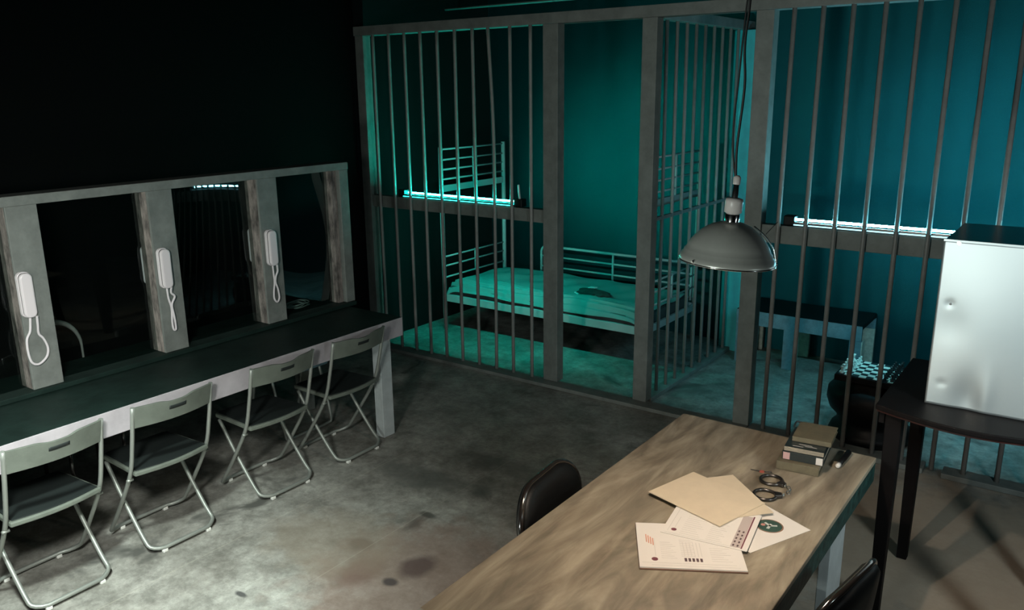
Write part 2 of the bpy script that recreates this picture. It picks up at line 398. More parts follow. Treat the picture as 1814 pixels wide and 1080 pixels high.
mt = tag(MB().box(HX+.03, FX-.03, BY0+.02, BY1-.04, .316, .43).build('mattress', M['mattress'], bevel=.03), 'thin dark mattress lying on the bunk bed frame in the left cell', 'mattress')
def sheet(u, v):
    x = HX+.035 + (FX-HX-.07)*u; y = BY0-.012 + (BY1-BY0-.03)*v
    z = .482
    e = min(u, 1-u)
    z -= .03*math.exp(-(e/.03)**2)
    # front drape
    if v < .16:
        q = (.16 - v)/.16
        z -= .095*q**1.7
        y = y + .01*math.sin(u*31) * q
    if v > .9: z -= .05*((v-.9)/.1)**2
    # long diagonal folds near the front
    w = math.exp(-((v-.10)/.12)**2)
    ph = v*95 + math.sin(u*6.0)*2.6 + math.sin(u*17)*.7 + u*4
    y -= w*.012*(abs(math.sin(ph*.5))**.6)
    z += w*(.030*abs(math.sin(ph*.5))**.6 - .020 + .006*math.sin(ph*1.3+1.3+u*9))
    w2 = math.exp(-((v-.62)/.35)**2)
    z += w2*(.010*math.sin(u*17 + v*9) + .007*math.sin(u*31 - v*13+2) + .012*math.exp(-((u-.63)/.05)**2 - ((v-.85)/.14)**2)*2.2)
    z += .006*math.sin(u*9+v*5)
    z += .03*math.exp(-((u-.14)/.12)**2 - ((v-.5)/.35)**2)
    return (x, y, z)
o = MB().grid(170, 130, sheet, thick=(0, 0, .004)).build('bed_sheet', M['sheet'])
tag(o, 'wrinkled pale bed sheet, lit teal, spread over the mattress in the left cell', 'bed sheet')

# dark folded cloth on the bed
ci = thing('folded_clothing', 'small crumpled dark clothing pile with a white tag on the bed sheet', 'clothing', (-3.61, 6.16, .475))
def blob(cx, cy, cz, rx, ry, rz, seed):
    rnd = random.Random(seed); a1, a2, a3 = [rnd.uniform(0, 6) for _ in range(3)]
    m = MB(); n1, n2 = 22, 12
    vs = []
    for j in range(n2+1):
        t = PI*j/n2
        for i in range(n1):
            p = 2*PI*i/n1; k = 1 + .16*math.sin(3*p+a1) + .10*math.sin(5*p+2*t+a2)
            vs.append((cx + rx*k*math.sin(t)*math.cos(p), cy + ry*k*math.sin(t)*math.sin(p), cz + rz*math.cos(t)*(1+.25*math.sin(4*p+a3)*math.sin(t))))
    fs = [(j*n1+i, j*n1+(i+1) % n1, (j+1)*n1+(i+1) % n1, (j+1)*n1+i) for j in range(n2) for i in range(n1)]
    return m.add(vs, fs, True)
blob(-3.62, 6.16, .505, .15, .075, .030, 3).build('cloth_body', M['cloth'], ci)
blob(-3.50, 6.14, .500, .07, .05, .022, 8).build('sleeve', M['cloth'], ci)
MB().quadbox([(-3.665, 6.17), (-3.605, 6.185), (-3.60, 6.225), (-3.66, 6.215)], .534, .540).build('cloth_tag', M['label'], ci)
MB().quadbox([(-3.765, 6.10), (-3.70, 6.055), (-3.69, 6.065), (-3.755, 6.115)], .492, .500).build('cloth_hem', M['label'], ci)

# ------------------------------------------------------------------ bench in right cell
bn = thing('bench', 'long low blue-grey bench with three panel legs against the back wall of the right cell', 'bench', (-1.95, 6.7, 0))
bx0, bx1, by0, by1, bz = -2.42, -1.42, 6.50, 6.96, .455
MB().box(bx0+.002, bx1-.002, by0+.002, by1, bz-.03, bz+.004).build('bench_top', M['black_vinyl'], bn, bevel=.003)
MB().box(bx0, bx1, by0-.003, by0+.0015, bz-.12, bz).build('front_apron', M['bench'], bn, bevel=.003)
MB().box(bx0, bx1, by1-.035, by1, bz-.12, bz-.035).build('back_apron', M['bench'], bn, bevel=.003)
for x in (bx0, -2.02, bx1-.09):
    l = MB().box(x, x+.09, by0+.002, by0+.037, .001, bz-.12).build('leg', M['bench'], bn, bevel=.003)
    MB().box(x+.0895, x+.098, by0+.004, by0+.09, .001, bz-.125).build('leg_edge', M['bench_edge'], bn)
    MB().box(x, x+.09, by1-.037, by1-.002, .001, bz-.12).build('leg', M['bench_edge'], bn, bevel=.003)

# ------------------------------------------------------------------ stool, chess board and men
st = thing('round_stool', 'black round padded stool under the chess board in the right cell', 'stool', (-1.09, 5.50, 0))
MB().lathe([(0, .001), (.24, .001), (.265, .03), (.25, .07), (.215, .10), (.22, .15), (.27, .20), (.29, .26), (.285, .32), (.25, .36), (.21, .39), (.205, .42), (0, .425)], (-1.09, 5.50, 0), 40).build('padded_seat', M['black_vinyl'], st)
cb = thing('chess_board', 'checkered chess board with a dark wooden rim on the black round stool', 'chess board', (-1.105, 5.44, .426))
bx, by = -1.105, 5.44; S2 = .172
MB().box(bx-.185, bx+.185, by-.185, by+.185, .426, .466).build('board_box', M['black_vinyl'], cb, bevel=.003)
m = bpy.data.materials.new('checker_squares'); m.use_nodes = True; nt = m.node_tree
ck = nt.nodes.new('ShaderNodeTexChecker'); ck.inputs['Scale'].default_value = 1/(S2*2/8)
ck.inputs['Color1'].default_value = (.70, .66, .56, 1); ck.inputs['Color2'].default_value = (.012, .012, .012, 1)
tc = nt.nodes.new('ShaderNodeTexCoord'); mp = nt.nodes.new('ShaderNodeMapping')
mp.inputs['Location'].default_value = (0, 0, .5); nt.links.new(tc.outputs['Object'], mp.inputs[0])
nt.links.new(mp.outputs[0], ck.inputs[0]); nt.links.new(ck.outputs['Color'], nt.nodes['Principled BSDF'].inputs['Base Color']); nt.nodes['Principled BSDF'].inputs['Roughness'].default_value = .4
MB().box(bx-S2, bx+S2, by-S2, by+S2, .466, .469).build('squares', m, cb)
def chessman(kind, mt, cx, cy):
    h = {'pawn': .040, 'rook': .046, 'knight': .050, 'bishop': .056, 'queen': .064, 'king': .070}[kind]; r = .0125
    prof = [(0, 0), (r, 0), (r, .005), (r*.55, .012), (r*.4, h*.6), (r*.65, h*.66), (r*.35, h*.70)]
    if kind == 'pawn': prof += [(r*.6, h*.80), (r*.6, h*.90), (0, h)]
    elif kind == 'rook': prof += [(r*.75, h*.8), (r*.75, h), (0, h)]
    elif kind == 'knight': prof += [(r*.7, h*.78), (r*.85, h*.9), (r*.35, h), (0, h)]
    else: prof += [(r*.65, h*.8), (r*.4, h*.94), (r*.15, h*.96), (0, h)]
    o = MB().lathe(prof, (cx, cy, .469), 12).build('chess_' + kind, mt)
    o.data.transform(Matrix.Translation((-cx, -cy, -.469))); o.location = (cx, cy, .469); return o
order = ['rook', 'knight', 'bishop', 'queen', 'king', 'bishop', 'knight', 'rook']
sq = S2*2/8
for side, mname, cname in ((0, 'chess_white', 'cream'), (1, 'chess_black', 'black')):
    first = None
    for j in range(8):
        cy = by - S2 + sq*(j+.5)
        cx = bx - S2 + sq*.5 if side == 0 else bx + S2 - sq*.5
        o = chessman(order[j], M[mname], cx, cy)
        nm = order[j]
        if nm in ('queen', 'king'): tag(o, f'tall {cname} chess {nm} in the back row at the {"left" if side == 0 else "right"} edge of the chess board', 'chess piece')
        else: tag(o, f'{cname} chess {nm} at the {"near" if j < 4 else "far"} end of the {"left" if side == 0 else "right"} edge row of the chess board', 'chess piece')
        cx2 = cx + sq if side == 0 else cx - sq
        if first is None: first = chessman('pawn', M[mname], cx2, cy); p = first
        else: p = first.copy(); C.objects.link(p); p.location = (cx2, cy, .469)
        tag(p, f'small {cname} pawn in the pawn row beside the {cname} pieces on the chess board', 'chess piece', f'{cname} pawns on the chess board')

# ------------------------------------------------------------------ visitation booth
XB = -4.22
bo = thing('booth_window_frame', 'grey timber visiting booth window frame with clear panes standing on the counter', 'booth frame', (XB, 2.0, .80))
D = .13
MB().box(XB-D, XB+.006, -.70, 3.915, 1.737, 1.785).build('top_rail', M['frame'], bo, bevel=.003)
MB().box(XB-D-.02, XB+.03, -.70, 3.90, .801, .826).build('sill', M['counter'], bo, bevel=.003)
PY = [(-.40, -.25), (.305, .45), (1.02, 1.165), (1.738, 1.885), (2.457, 2.603), (3.172, 3.315)]
for i, (a, b) in enumerate(PY):
    MB().box(XB-D+.01, XB-.012, a, b, .826, 1.737).build('post_core', M['rough_edge'], bo, bevel=.002)
    MB().box(XB-.012, XB+.004, a, b, .8262, 1.737).build('post_face', M['frame'], bo, bevel=.002)
MB().box(XB-D+.01, XB+.004, 3.835, 3.912, .826, 1.737).build('post_core', M['frame'], bo, bevel=.003)
MB().box(XB-D+.03, XB-.03, 3.79, 3.835, .826, 1.737).build('inner_stop', M['rough_edge'], bo, bevel=.002)
edges = [(PY[i][1], PY[i+1][0]) for i in range(5)] + [(PY[5][1], 3.79)]
for i, (a, b) in enumerate(edges):
    def pane(u, v, a=a, b=b, i=i):
        y = a + (b-a)*u; z = .826 + (1.737-.826)*v
        bow = (.020 + .014*(1-u)**2)*(z-.826) if i == 4 else .0035*math.sin(PI*u)*math.sin(PI*v)
        return (XB-.075 - bow, y, z)
    MB().grid(40, 20, pane).build('glass_pane', M['glass'], bo)

ct = thing('visitor_counter', 'long dark green counter with pale apron running through the booth window frame', 'counter', (-4.2, 2.0, 0))
MB().box(-4.62, -3.70, -.8, 3.835, .772, .80).build('countertop', M['counter'], ct, bevel=.002)
MB().box(-3.722, -3.698, -.8, 3.836, .675, .7985).build('apron', M['apron'], ct, bevel=.002)
MB().box(-4.61, -3.722, 3.80, 3.832, .675, .772).build('end_apron', M['frame'], ct, bevel=.002)
MB().box(-4.62, -4.60, -.8, 3.80, .675, .772).build('back_apron', M['counter'], ct, bevel=.002)
for y in (3.64, -.6):
    MB().box(-3.795, -3.7225, y, y+.10, .002, .772).build('leg', M['apron'] if y < 0 else M['desk_leg'], ct, bevel=.003)
    MB().box(-4.598, -4.52, y, y+.10, .002, .772).build('leg', M['frame'], ct, bevel=.003)

# phones
def make_phone(cy, label, side=1, loop='wide'):
    s = side
    X = XB + .0045 if s > 0 else XB - D + .0095
    t = thing('wall_phone', label, 'telephone', (X, cy, 1.31), 'booth telephones')
    def pill(x0, x1, w, z0, z1, r, sl=.0):
        p = [(w/2-r + r*math.cos(a), z1-r + r*math.sin(a)) for a in [PI/2*i/6 for i in range(7)]]
        p += [(-w/2+r + r*math.cos(a), z1-r + r*math.sin(a)) for a in [PI/2+PI/2*i/6 for i in range(7)]]
        p += [(-w/2+r + r*math.cos(a), z0+r + r*math.sin(a)) for a in [PI+PI/2*i/6 for i in range(7)]]
        p += [(w/2-r + r*math.cos(a), z0+r + r*math.sin(a)) for a in [3*PI/2+PI/2*i/6 for i in range(7)]]
        n = len(p)
        vs = [(X+s*x0, cy+a, b) for a, b in p] + [(X+s*x1, cy+a*.94, b) for a, b in p]
        return MB().add(vs, [tuple(range(n))] + [tuple(range(n, 2*n))[::-1]] + [(i, (i+1) % n, n+(i+1) % n, n+i) for i in range(n)], False)
    pill(0, .022, .066, 1.198, 1.425, .028).build('base', M['phone'], t, bevel=.004)
    pill(.0225, .026, .056, 1.203, 1.42, .024).build('handset_gap', M['phone_dark'], t)
    # handset: arched bar
    def hs(x0, x1, z0, z1, w, r):
        return pill(x0, x1, w, z0, z1, r)
    pill(.0265, .046, .062, 1.20, 1.42, .026).build('handset', M['phone'], t, bevel=.008)
    if loop == 'wide':
        pts = [(X+s*.012, cy+.004, 1.197), (X+s*.012, cy-.006, 1.13), (X+s*.014, cy-.028, 1.09), (X+s*.016, cy-.032, 1.02), (X+s*.018, cy-.022, .972), (X+s*.02, cy+.008, .958), (X+s*.02, cy+.048, .985), (X+s*.02, cy+.060, 1.03), (X+s*.02, cy+.046, 1.08), (X+s*.02, cy+.028, 1.11), (X+s*.03, cy+.026, 1.16), (X+s*.04, cy+.024, 1.203)]
    elif loop == 'narrow':
        pts = [(X+s*.012, cy+.004, 1.197), (X+s*.012, cy+.006, 1.14), (X+s*.014, cy+.016, 1.08), (X+s*.016, cy+.010, 1.01), (X+s*.018, cy+.010, .965), (X+s*.02, cy+.018, .952), (X+s*.02, cy+.026, .965), (X+s*.022, cy+.022, 1.03), (X+s*.02, cy+.018, 1.10), (X+s*.03, cy+.034, 1.145), (X+s*.03, cy+.016, 1.17), (X+s*.04, cy+.014, 1.203)]
    else:
        pts = [(X+s*.012, cy+.004, 1.197), (X+s*.012, cy+.006, 1.14), (X+s*.014, cy+.006, 1.09), (X+s*.016, cy-.006, 1.03), (X+s*.018, cy-.008, .985), (X+s*.02, cy+.010, .962), (X+s*.02, cy+.028, .985), (X+s*.02, cy+.024, 1.04), (X+s*.02, cy+.010, 1.09), (X+s*.024, cy+.014, 1.13), (X+s*.03, cy+.024, 1.16), (X+s*.04, cy+.016, 1.203)]
    MB().tube(smooth_path(pts, 6), .0062, 8).build('cord', M['cord'], t)
    return t
make_phone(1.765, 'white wall phone on the leftmost visible booth post, cord hanging in a wide open loop', 1, 'wide')
make_phone(2.497, 'white wall phone on the middle booth post, cord hanging straight and narrow', 1, 'narrow')
make_phone(3.222, 'white wall phone on the booth post nearest the barred cell, cord in a small loop', 1, 'mid')
make_phone(2.50, 'dim phone on the far side of the middle booth post, seen through the pane', -1, 'narrow')
make_phone(3.22, 'dim phone on the far side of the booth post nearest the cell, behind the pane', -1, 'mid')

# coil of cord on the counter behind the pane
pts = []
for i in range(90):
    a = i*.33; r = .075 + .02*math.sin(i*.41)
    pts.append((-4.50 + r*math.cos(a)*.8, 3.62 + r*math.sin(a)*1.1, .806 + .0035*(i/14) + .003*math.sin(i)))
tag(MB().tube(pts, .0035, 6).build('coiled_cord', M['coil']), 'loose coil of pale cord on the counter behind the last booth pane', 'cord')

# ------------------------------------------------------------------ folding chairs at the counter
def u_frame(yh, top, foot_x, bar_r=.06, knee=()):   # side tube profile list of (x,z) from top to floor; U closed at the floor along y
    pass
def make_folding_chair():
    t = thing('folding_chair', 'x', 'chair', (0, 0, 0), 'folding chairs at the visitor counter')
    r = .0105
    # uprights + front floor bar (front is -X)
    side = [(.220, .812), (.172, .607), (.112, .43), (-.045, .195), (-.150, .055)]
    def ubar(side, yh, xf, rad, name, m):
        L = [(x, -yh, z) for x, z in side]; R_ = [(x, yh, z) for x, z in side]
        xa, za = side[-1]
        L2 = smooth_path(L, 4); R2 = smooth_path(R_, 4)
        cl = [(xa + (xf-xa)*k, -yh + rad*(1-math.cos(PI/2*k)), za + (.022-za)*math.sin(PI/2*k)) for k in (.25, .5, .75, 1)]
        cr = [(a, -b, c) for a, b, c in cl][::-1]
        return MB().tube(L2 + cl + cr + R2[::-1], r, 10).build(name, m, t)
    ubar(side, .212, -.212, .075, 'front_frame', M['steel_tube'])
    side2 = [(-.165, .425), (-.05, .262), (.085, .098), (.140, .045)]
    ubar(side2, .184, .188, .06, 'rear_frame', M['steel_tube'])
    for x in (-.212, .188):
        for y in (-.125, .125):
            MB().box(x-.011, x+.011, y-.013, y+.013, .0, .016).build('rubber_foot', M['rubber_white'], t, bevel=.003)
    # backrest
    def back(u, v, ex=0.):
        y = -.208 + .416*u
        z = .700 + .112*v - .012*v*math.exp(-((u-.5)/.17)**4)
        x = .188 + .030*v + .034*math.sin(PI*u) + ex
        return (x, y, z)
    vs = []; fs = []; nx, nz = 30, 8
    for ex in (0., .014):
        for j in range(nz+1):
            for i in range(nx+1): vs.append(back(i/nx, j/nz, ex))
    w = nx+1; N = w*(nz+1)
    for j in range(nz):
        for i in range(nx):
            a, b, c, d = j*w+i, j*w+i+1, (j+1)*w+i+1, (j+1)*w+i
            fs += [(d, c, b, a), (a+N, b+N, c+N, d+N)]
            for (p, q, ii, jj) in ((a, b, i, j-1), (b, c, i+1, j), (c, d, i, j+1), (d, a, i-1, j)):
                if not (0 <= ii < nx and 0 <= jj < nz): fs.append((p, q, q+N, p+N))
    MB().add(vs, fs, False).build('backrest', M['chair'], t, bevel=.0015)
    MB().grid(12, 2, lambda u, v: back(.39+.22*u, .56+.20*v, .0148), thick=(.002, 0, 0)).build('grip_slot_shade', M['seat'], t)  # no hole: dark surface patch paints the shade of the grip recess
    # seat pan + pad
    def outline(g):
        p = [(.150 - g + .028*math.sin(PI*u), -.205 + g + (.41-2*g)*u) for u in [i/14 for i in range(15)]]
        p += [(-.195+g, .188-g), (-.205+g, .165-g), (-.205+g, -.165+g), (-.195+g, -.188+g)]
        return p
    MB().quadbox(outline(0), .432, .456).build('seat', M['chair'], t, bevel=.006)
    MB().quadbox(outline(.012), .4562, .4605).build('seat_pad', M['seat'], t, bevel=.002, label='dark seat pad')
    for y in (-.2115, .2115):
        MB().tube([(.105, y-.016, .405), (.105, y+.016, .405)], .008, 8).build('pivot_bolt', M['steel_tube'], t)
    return t
fc = make_folding_chair()
LAB = ['grey-green folding chair at the counter cut off by the left edge of the photo',
       'grey-green folding chair at the counter, second from the left',
       'grey-green folding chair at the counter, third from the left',
       'grey-green folding chair nearest the pale leg at the far end of the counter']
for i, (y, rz, dx) in enumerate(((1.53, .02, .012), (2.115, .0, 0), (2.79, 0.0, 0), (3.365, .015, 0))):
    ch = fc if i == 0 else dup(fc)
    ch.location = (-3.835+dx, y, 0); ch.rotation_euler = (0, 0, rz); ch['label'] = LAB[i]
# added chair on the visitor side; its hoop draws the pane's pale arc
hb = thing('added_hoop_chair', 'added dark chair whose pale hoop back draws the arc in the leftmost full booth pane', 'chair', (-4.67, 2.145, 0))
hp = [(-4.86, 1.985, .46), (-4.86, 1.985, .72)] + [(-4.86, 2.145 - .16*math.cos(a), .80 + .175*math.sin(a)) for a in [PI*i/18 for i in range(19)]] + [(-4.86, 2.305, .70), (-4.86, 2.305, .46)]
MB().tube(hp, [.007, .007] + [.007 + .009*math.sin(PI*i/18) for i in range(19)] + [.007, .007], 10).build('hoop_back', M['bar'], hb)
MB().quadbox([(-4.87, 1.96), (-4.48, 1.96), (-4.46, 2.145), (-4.48, 2.33), (-4.87, 2.33)], .435, .46).build('seat', M['black_vinyl'], hb, bevel=.006)
for lx, ly in ((-4.84, 1.99), (-4.84, 2.30), (-4.51, 1.99), (-4.51, 2.30)):
    MB().tube([(lx, ly, .435), (lx, ly, .002)], .011, 10).build('leg', M['black_metal'], hb)
# low sled stool on the visitor side
so = thing('sled_stool', 'low stool with bent tube legs in the dark beneath the counter end', 'stool', (-4.40, 3.42, 0))
for xs in (-4.22, -4.56):
    MB().tube(smooth_path([(-4.40+(xs+4.40)*.5, 3.22, .43), (xs, 3.22, .07), (xs, 3.26, .014), (xs, 3.40, .012), (xs, 3.58, .014), (xs, 3.62, .07), (-4.40+(xs+4.40)*.5, 3.62, .43)], 6), .010, 10).build('leg_frame', M['steel_tube'], so)
MB().box(-4.57, -4.23, 3.20, 3.64, .430, .462).build('seat', M['bench'], so, bevel=.01)

# ------------------------------------------------------------------ interrogation desk
DX0, DX1, DY0, DY1, DZ = -1.503, -.645, 1.575, 3.425, .76
dk = thing('desk', 'worn beige plywood desk with dark green painted sides in the middle of the room', 'desk', ((DX0+DX1)/2, 2.5, 0))
MB().box(DX0, DX1, DY0, DY1, DZ-.022, DZ).build('desk_top', M['desk_top'], dk, bevel=.003)
MB().box(DX1-.024, DX1-.001, DY0+.002, DY1-.002, DZ-.105, DZ-.022).build('apron', M['desk_side'], dk, bevel=.002, label='dark green worn apron board')
MB().box(DX0+.001, DX0+.024, DY0+.002, DY1-.002, DZ-.105, DZ-.022).build('apron', M['desk_side'], dk, bevel=.002)
MB().box(DX0+.024, DX1-.024, DY1-.026, DY1-.003, DZ-.105, DZ-.022).build('apron', M['desk_side'], dk, bevel=.002)
MB().box(DX0+.024, DX1-.024, DY0+.003, DY0+.026, DZ-.105, DZ-.022).build('apron', M['desk_leg'], dk, bevel=.002)
for y in (2.89, 1.70):
    MB().box(DX1-.06, DX1-.02, y, y+.195, .002, DZ-.022).build('leg', M['desk_leg'], dk, bevel=.003, label='pale grey panel leg')
    MB().box(DX0+.025, DX0+.065, y, y+.195, .002, DZ-.022).build('leg', M['desk_leg'], dk, bevel=.003)

# black padded chairs
def make_black_chair(label, loc, rz):
    t = thing('padded_folding_chair', label, 'chair', (0, 0, 0))
    def rr(w, h, r, n=8):
        p = []
        for cx, cz, a0 in ((w/2-r, h-r, 0), (-w/2+r, h-r, PI/2)):
            p += [(cx + r*math.cos(a0+PI/2*i/n), cz + r*math.sin(a0+PI/2*i/n)) for i in range(n+1)]
        return p
    # local: front is -X, backrest at +x
    BZ = .575
    prof = rr(.46, .27, .14)
    def P(y, z, off=0.):
        return (.20 + .10*(z-.45) + .03*(1-(y/.23)**2) + off, y, z)
    cen = [(y, BZ+z) for y, z in prof] + [(-.21, BZ+.03), (-.18, BZ), (.18, BZ), (.21, BZ+.03)]
    # padded backrest: front & back shells
    n = len(cen); vs = []; fs = []
    rings = [(1.0, 0.0), (1.0, .012), (.93, .026), (.6, .032), (.2, .034)]
    cz = BZ + .13
    for sgn in (1, -1):
        for k, d in rings:
            for y, z in cen: vs.append(P(y*k, cz + (z-cz)*k, sgn*d - .0))
    R_ = len(rings)
    for b in range(2):
        for k in range(R_-1):
            for i in range(n):
                j = (i+1) % n; o = (b*R_+k)*n
                fs.append((o+i, o+j, o+n+j, o+n+i))
        o = (b*R_+R_-1)*n; fs.append(tuple(range(o, o+n)))
    MB().add(vs, fs, True).build('backrest', M['black_vinyl'], t)
    tube = [P(y*1.03, z+.004) for y, z in [(a, BZ+b) for a, b in prof]]
    legL = [(-.235, .45), (-.225, .25), (-.225, .012)]
    L = [(.21, tube[-1][1], .45), (.11, -.235, .43), (-.10, -.235, .15), (-.20, -.235, .012)]
    Rr = [(.21, tube[0][1], .45), (.11, .235, .43), (-.10, .235, .15), (-.20, .235, .012)]
    MB().tube(Rr[::-1] + tube + L, .0105, 10).build('front_frame', M['black_metal'], t)
    for s in (-1, 1):
        MB().tube([(-.17, s*.215, .43), (.02, s*.215, .22), (.21, s*.215, .012)], .0105, 10).build('rear_leg', M['black_metal'], t)
    MB().tube([(.16, -.215, .06), (.16, .215, .06)], .008, 8).build('stretcher', M['black_metal'], t)
    p = [(.17, -.2), (.19, 0), (.17, .2), (-.20, .19), (-.23, 0), (-.20, -.19)]
    MB().quadbox(p, .435, .475).build('seat', M['black_vinyl'], t, bevel=.012)
    t.location = loc; t.rotation_euler = (0, 0, rz); return t
make_black_chair('black padded chair with rounded back, tucked in at the left long side of the desk', (-1.335, 2.40, -.0), PI+.10)
make_black_chair('black padded chair with glossy frame right of the desk, mostly out of frame', (-.72, 2.36, 0), -.16)

# ------------------------------------------------------------------ lamp
LX, LY, LZ = -.905, 2.325, 1.747
lp = thing('hanging_lamp', 'aluminium dome work lamp hanging on a black cable over the desk', 'lamp', (LX, LY, LZ))
prof = [(.160, 0), (.162, .004), (.159, .010), (.155, .022), (.150, .025), (.147, .036), (.143, .039), (.136, .055), (.120, .078), (.098, .102), (.070, .122), (.040, .134), (.026, .137)]
inner = [(r-.002, z-.001) for r, z in prof[2:]][::-1]
MB().lathe(prof + inner + [(.157, .002)], (LX, LY, LZ), 64, closed=True).build('lamp_shade', M['alu'], lp)
MB().tube([(LX+.161*math.cos(a), LY+.161*math.sin(a), LZ+.001) for a in [2*PI*i/48 for i in range(48)]], .003, 8, closed=True).build('rim', M['chrome'], lp)
MB().lathe([(.024, .134), (.025, .160), (.021, .168), (0, .168)], (LX, LY, LZ), 28).build('collar', M['chrome'], lp)
MB().lathe([(.020, .165), (.029, .168), (.030, .205), (.028, .214), (.012, .218), (0, .219)], (LX, LY, LZ), 28).build('socket', M['ceramic'], lp)
MB().lathe([(.011, .215), (.009, .262), (0, .263)], (LX, LY, LZ), 16).build('strain_relief', M['cable'], lp)
MB().lathe([(.012, .262), (.013, .285), (.006, .292), (0, .292)], (LX, LY, LZ), 16).build('connector', M['ceramic'], lp)
MB().tube(smooth_path([(LX+.012, LY+.008, LZ+.225), (LX+.010, LY+.004, LZ+.33), (LX+.024, LY, LZ+.50), (LX+.018, LY, LZ+.62), (LX+.028, LY, LZ+.80), (LX+.028, LY, ZC)], 6), .0038, 8).build('cable', M['cable'], lp)
MB().tube(smooth_path([(LX+.012, LY+.008, LZ+.225), (LX-.004, LY+.005, LZ+.36), (LX+.004, LY+.008, LZ+.55), (LX+.014, LY+.008, LZ+.72), (LX+.030, LY+.004, LZ+.86), (LX+.028, LY, LZ+.95)], 6), .0028, 8).build('cable', M['cable'], lp)
# wire clip on the right side of the shade
rt = Vector((.807, .589, 0)); 
def lpnt(d, z): return (LX + rt.x*d, LY + rt.y*d, LZ+z)
MB().tube(smooth_path([lpnt(.078, .125), lpnt(.118, .095), lpnt(.148, .058), lpnt(.162, .022), lpnt(.168, -.002)], 5), .0026, 8).build('wire_clip', M['chrome'], lp)
MB().tube([lpnt(.163, .002), lpnt(.174, -.001)], .005, 8).build('clip_knob', M['chrome'], lp)
ft = Vector((.589*-1+.25, -.93, 0)).normalized()
MB().tube([(LX+ft.x*.157, LY+ft.y*.157, LZ+.012), (LX+ft.x*.167, LY+ft.y*.167, LZ+.008)], .005, 8).build('clip_knob', M['chrome'], lp)
MB().tube([lpnt(.120, .100), lpnt(.155, .145)], .0012, 6).build('thin_wire', M['cable'], lp)
MB().lathe([(0, .083), (.016, .087), (.022, .098), (.020, .112), (.013, .122), (.012, .132)], (LX, LY, LZ), 20).build('bulb', M['bulb'], lp)
TILT = Matrix.Scale(.87, 4) @ Matrix.Rotation(math.radians(4), 4, Vector((-.57, .80, -.18)).normalized())
for ch in lp.children:
    if not ch.name.startswith('cable'): ch.data.transform(TILT)

# ------------------------------------------------------------------ tall black table and steel cabinet
TZ = 1.0
tb = thing('tall_table', 'tall black lacquered table with bowed front and tapered legs, right of the desk', 'table', (-.30, 3.75, 0))
p = [(-.665, 4.12), (-.665, 3.40)] + [(-.665 + .70*u, 3.40 - .09*math.sin(PI*u)) for u in [i/14 for i in range(1, 14)]] + [(.035, 3.40), (.035, 4.12)]
MB().quadbox(p, TZ-.022, TZ).build('tabletop', M['table'], tb, bevel=.004)
p2 = [(a*.985-.005, 3.415+(b-3.40)*.97) for a, b in p[1:-1]]
q = [(a, b+.02) for a, b in p2][::-1]
MB().quadbox(p2 + q, TZ-.034, TZ-.0225).build('front_apron', M['table_edge'], tb, label='dark red wooden apron under the bowed front')
MB().box(-.655, -.635, 3.44, 4.10, TZ-.09, TZ-.0225).build('side_apron', M['table'], tb)
MB().box(.005, .025, 3.44, 4.10, TZ-.09, TZ-.0225).build('side_apron', M['table'], tb)
for x0, y0 in ((-.632, 3.44), (-.632, 4.02), (-.055, 3.44), (-.055, 4.02)):
    a, b = .065, .045
    k = (a-b)/2
    vs = [(x0+k, y0+k, .001), (x0+k+b, y0+k, .001), (x0+k+b, y0+k+b, .001), (x0+k, y0+k+b, .001),
          (x0, y0, TZ-.0225), (x0+a, y0, TZ-.0225), (x0+a, y0+a, TZ-.0225), (x0, y0+a, TZ-.0225)]
    MB().add(vs, [(3,2,1,0),(4,5,6,7),(0,1,5,4),(1,2,6,5),(2,3,7,6),(3,0,4,7)]).build('leg', M['table'], tb, bevel=.003)

cb2 = thing('steel_cabinet', 'box-shaped cabinet with a dented brushed steel front standing on the tall black table', 'cabinet', (-.2, 3.75, TZ))
cx0, cx1, cy0, cy1, cz1 = -.508, .015, 3.53, 4.02, 1.668
MB().box(cx0, cx1, cy0+.004, cy1, TZ+.001, cz1).build('body', M['fridge_body'], cb2, bevel=.003)
def sheetm(u, v):
    x = cx0 + (cx1-cx0)*u; z = TZ+.001 + (cz1-TZ-.001)*v
    y = cy0 - .004 - .006*math.sin(PI*min(1, u*1.2))*math.sin(PI*v)
    y += .008*math.exp(-((u-.27)/.09)**2 - ((v-.06)/.13)**2)
    y -= .004*math.exp(-((u-.40)/.05)**2 - ((v-.08)/.16)**2)
    y += .003*math.exp(-((u-.09)/.025)**2 - ((v-.63)/.02)**2) + .003*math.exp(-((u-.12)/.12)**2 - ((v-.5)/.12)**2)
    y += .002*math.exp(-((u-.10)/.03)**2 - ((v-.14)/.02)**2)
    return (x, y, z)
MB().grid(60, 70, sheetm, thick=(0, -.003, 0)).build('front_panel', M['panel'], cb2, label='dented brushed steel front sheet')
MB().box(cx0, cx1, cy0-.006, cy0+.004, cz1-.004, cz1+.004).build('top_lip', M['panel'], cb2)
for x in (-.455, -.22):
    MB().tube([(x, cy0-.007, cz1-.008), (x, cy0-.003, cz1-.008)], .008, 10).build('screw', M['chrome'], cb2)
MB().tube([(cx0+.05, cy0-.006, 1.42), (cx0+.05, cy0-.001, 1.42)], .005, 10).build('screw', M['chrome'], cb2)

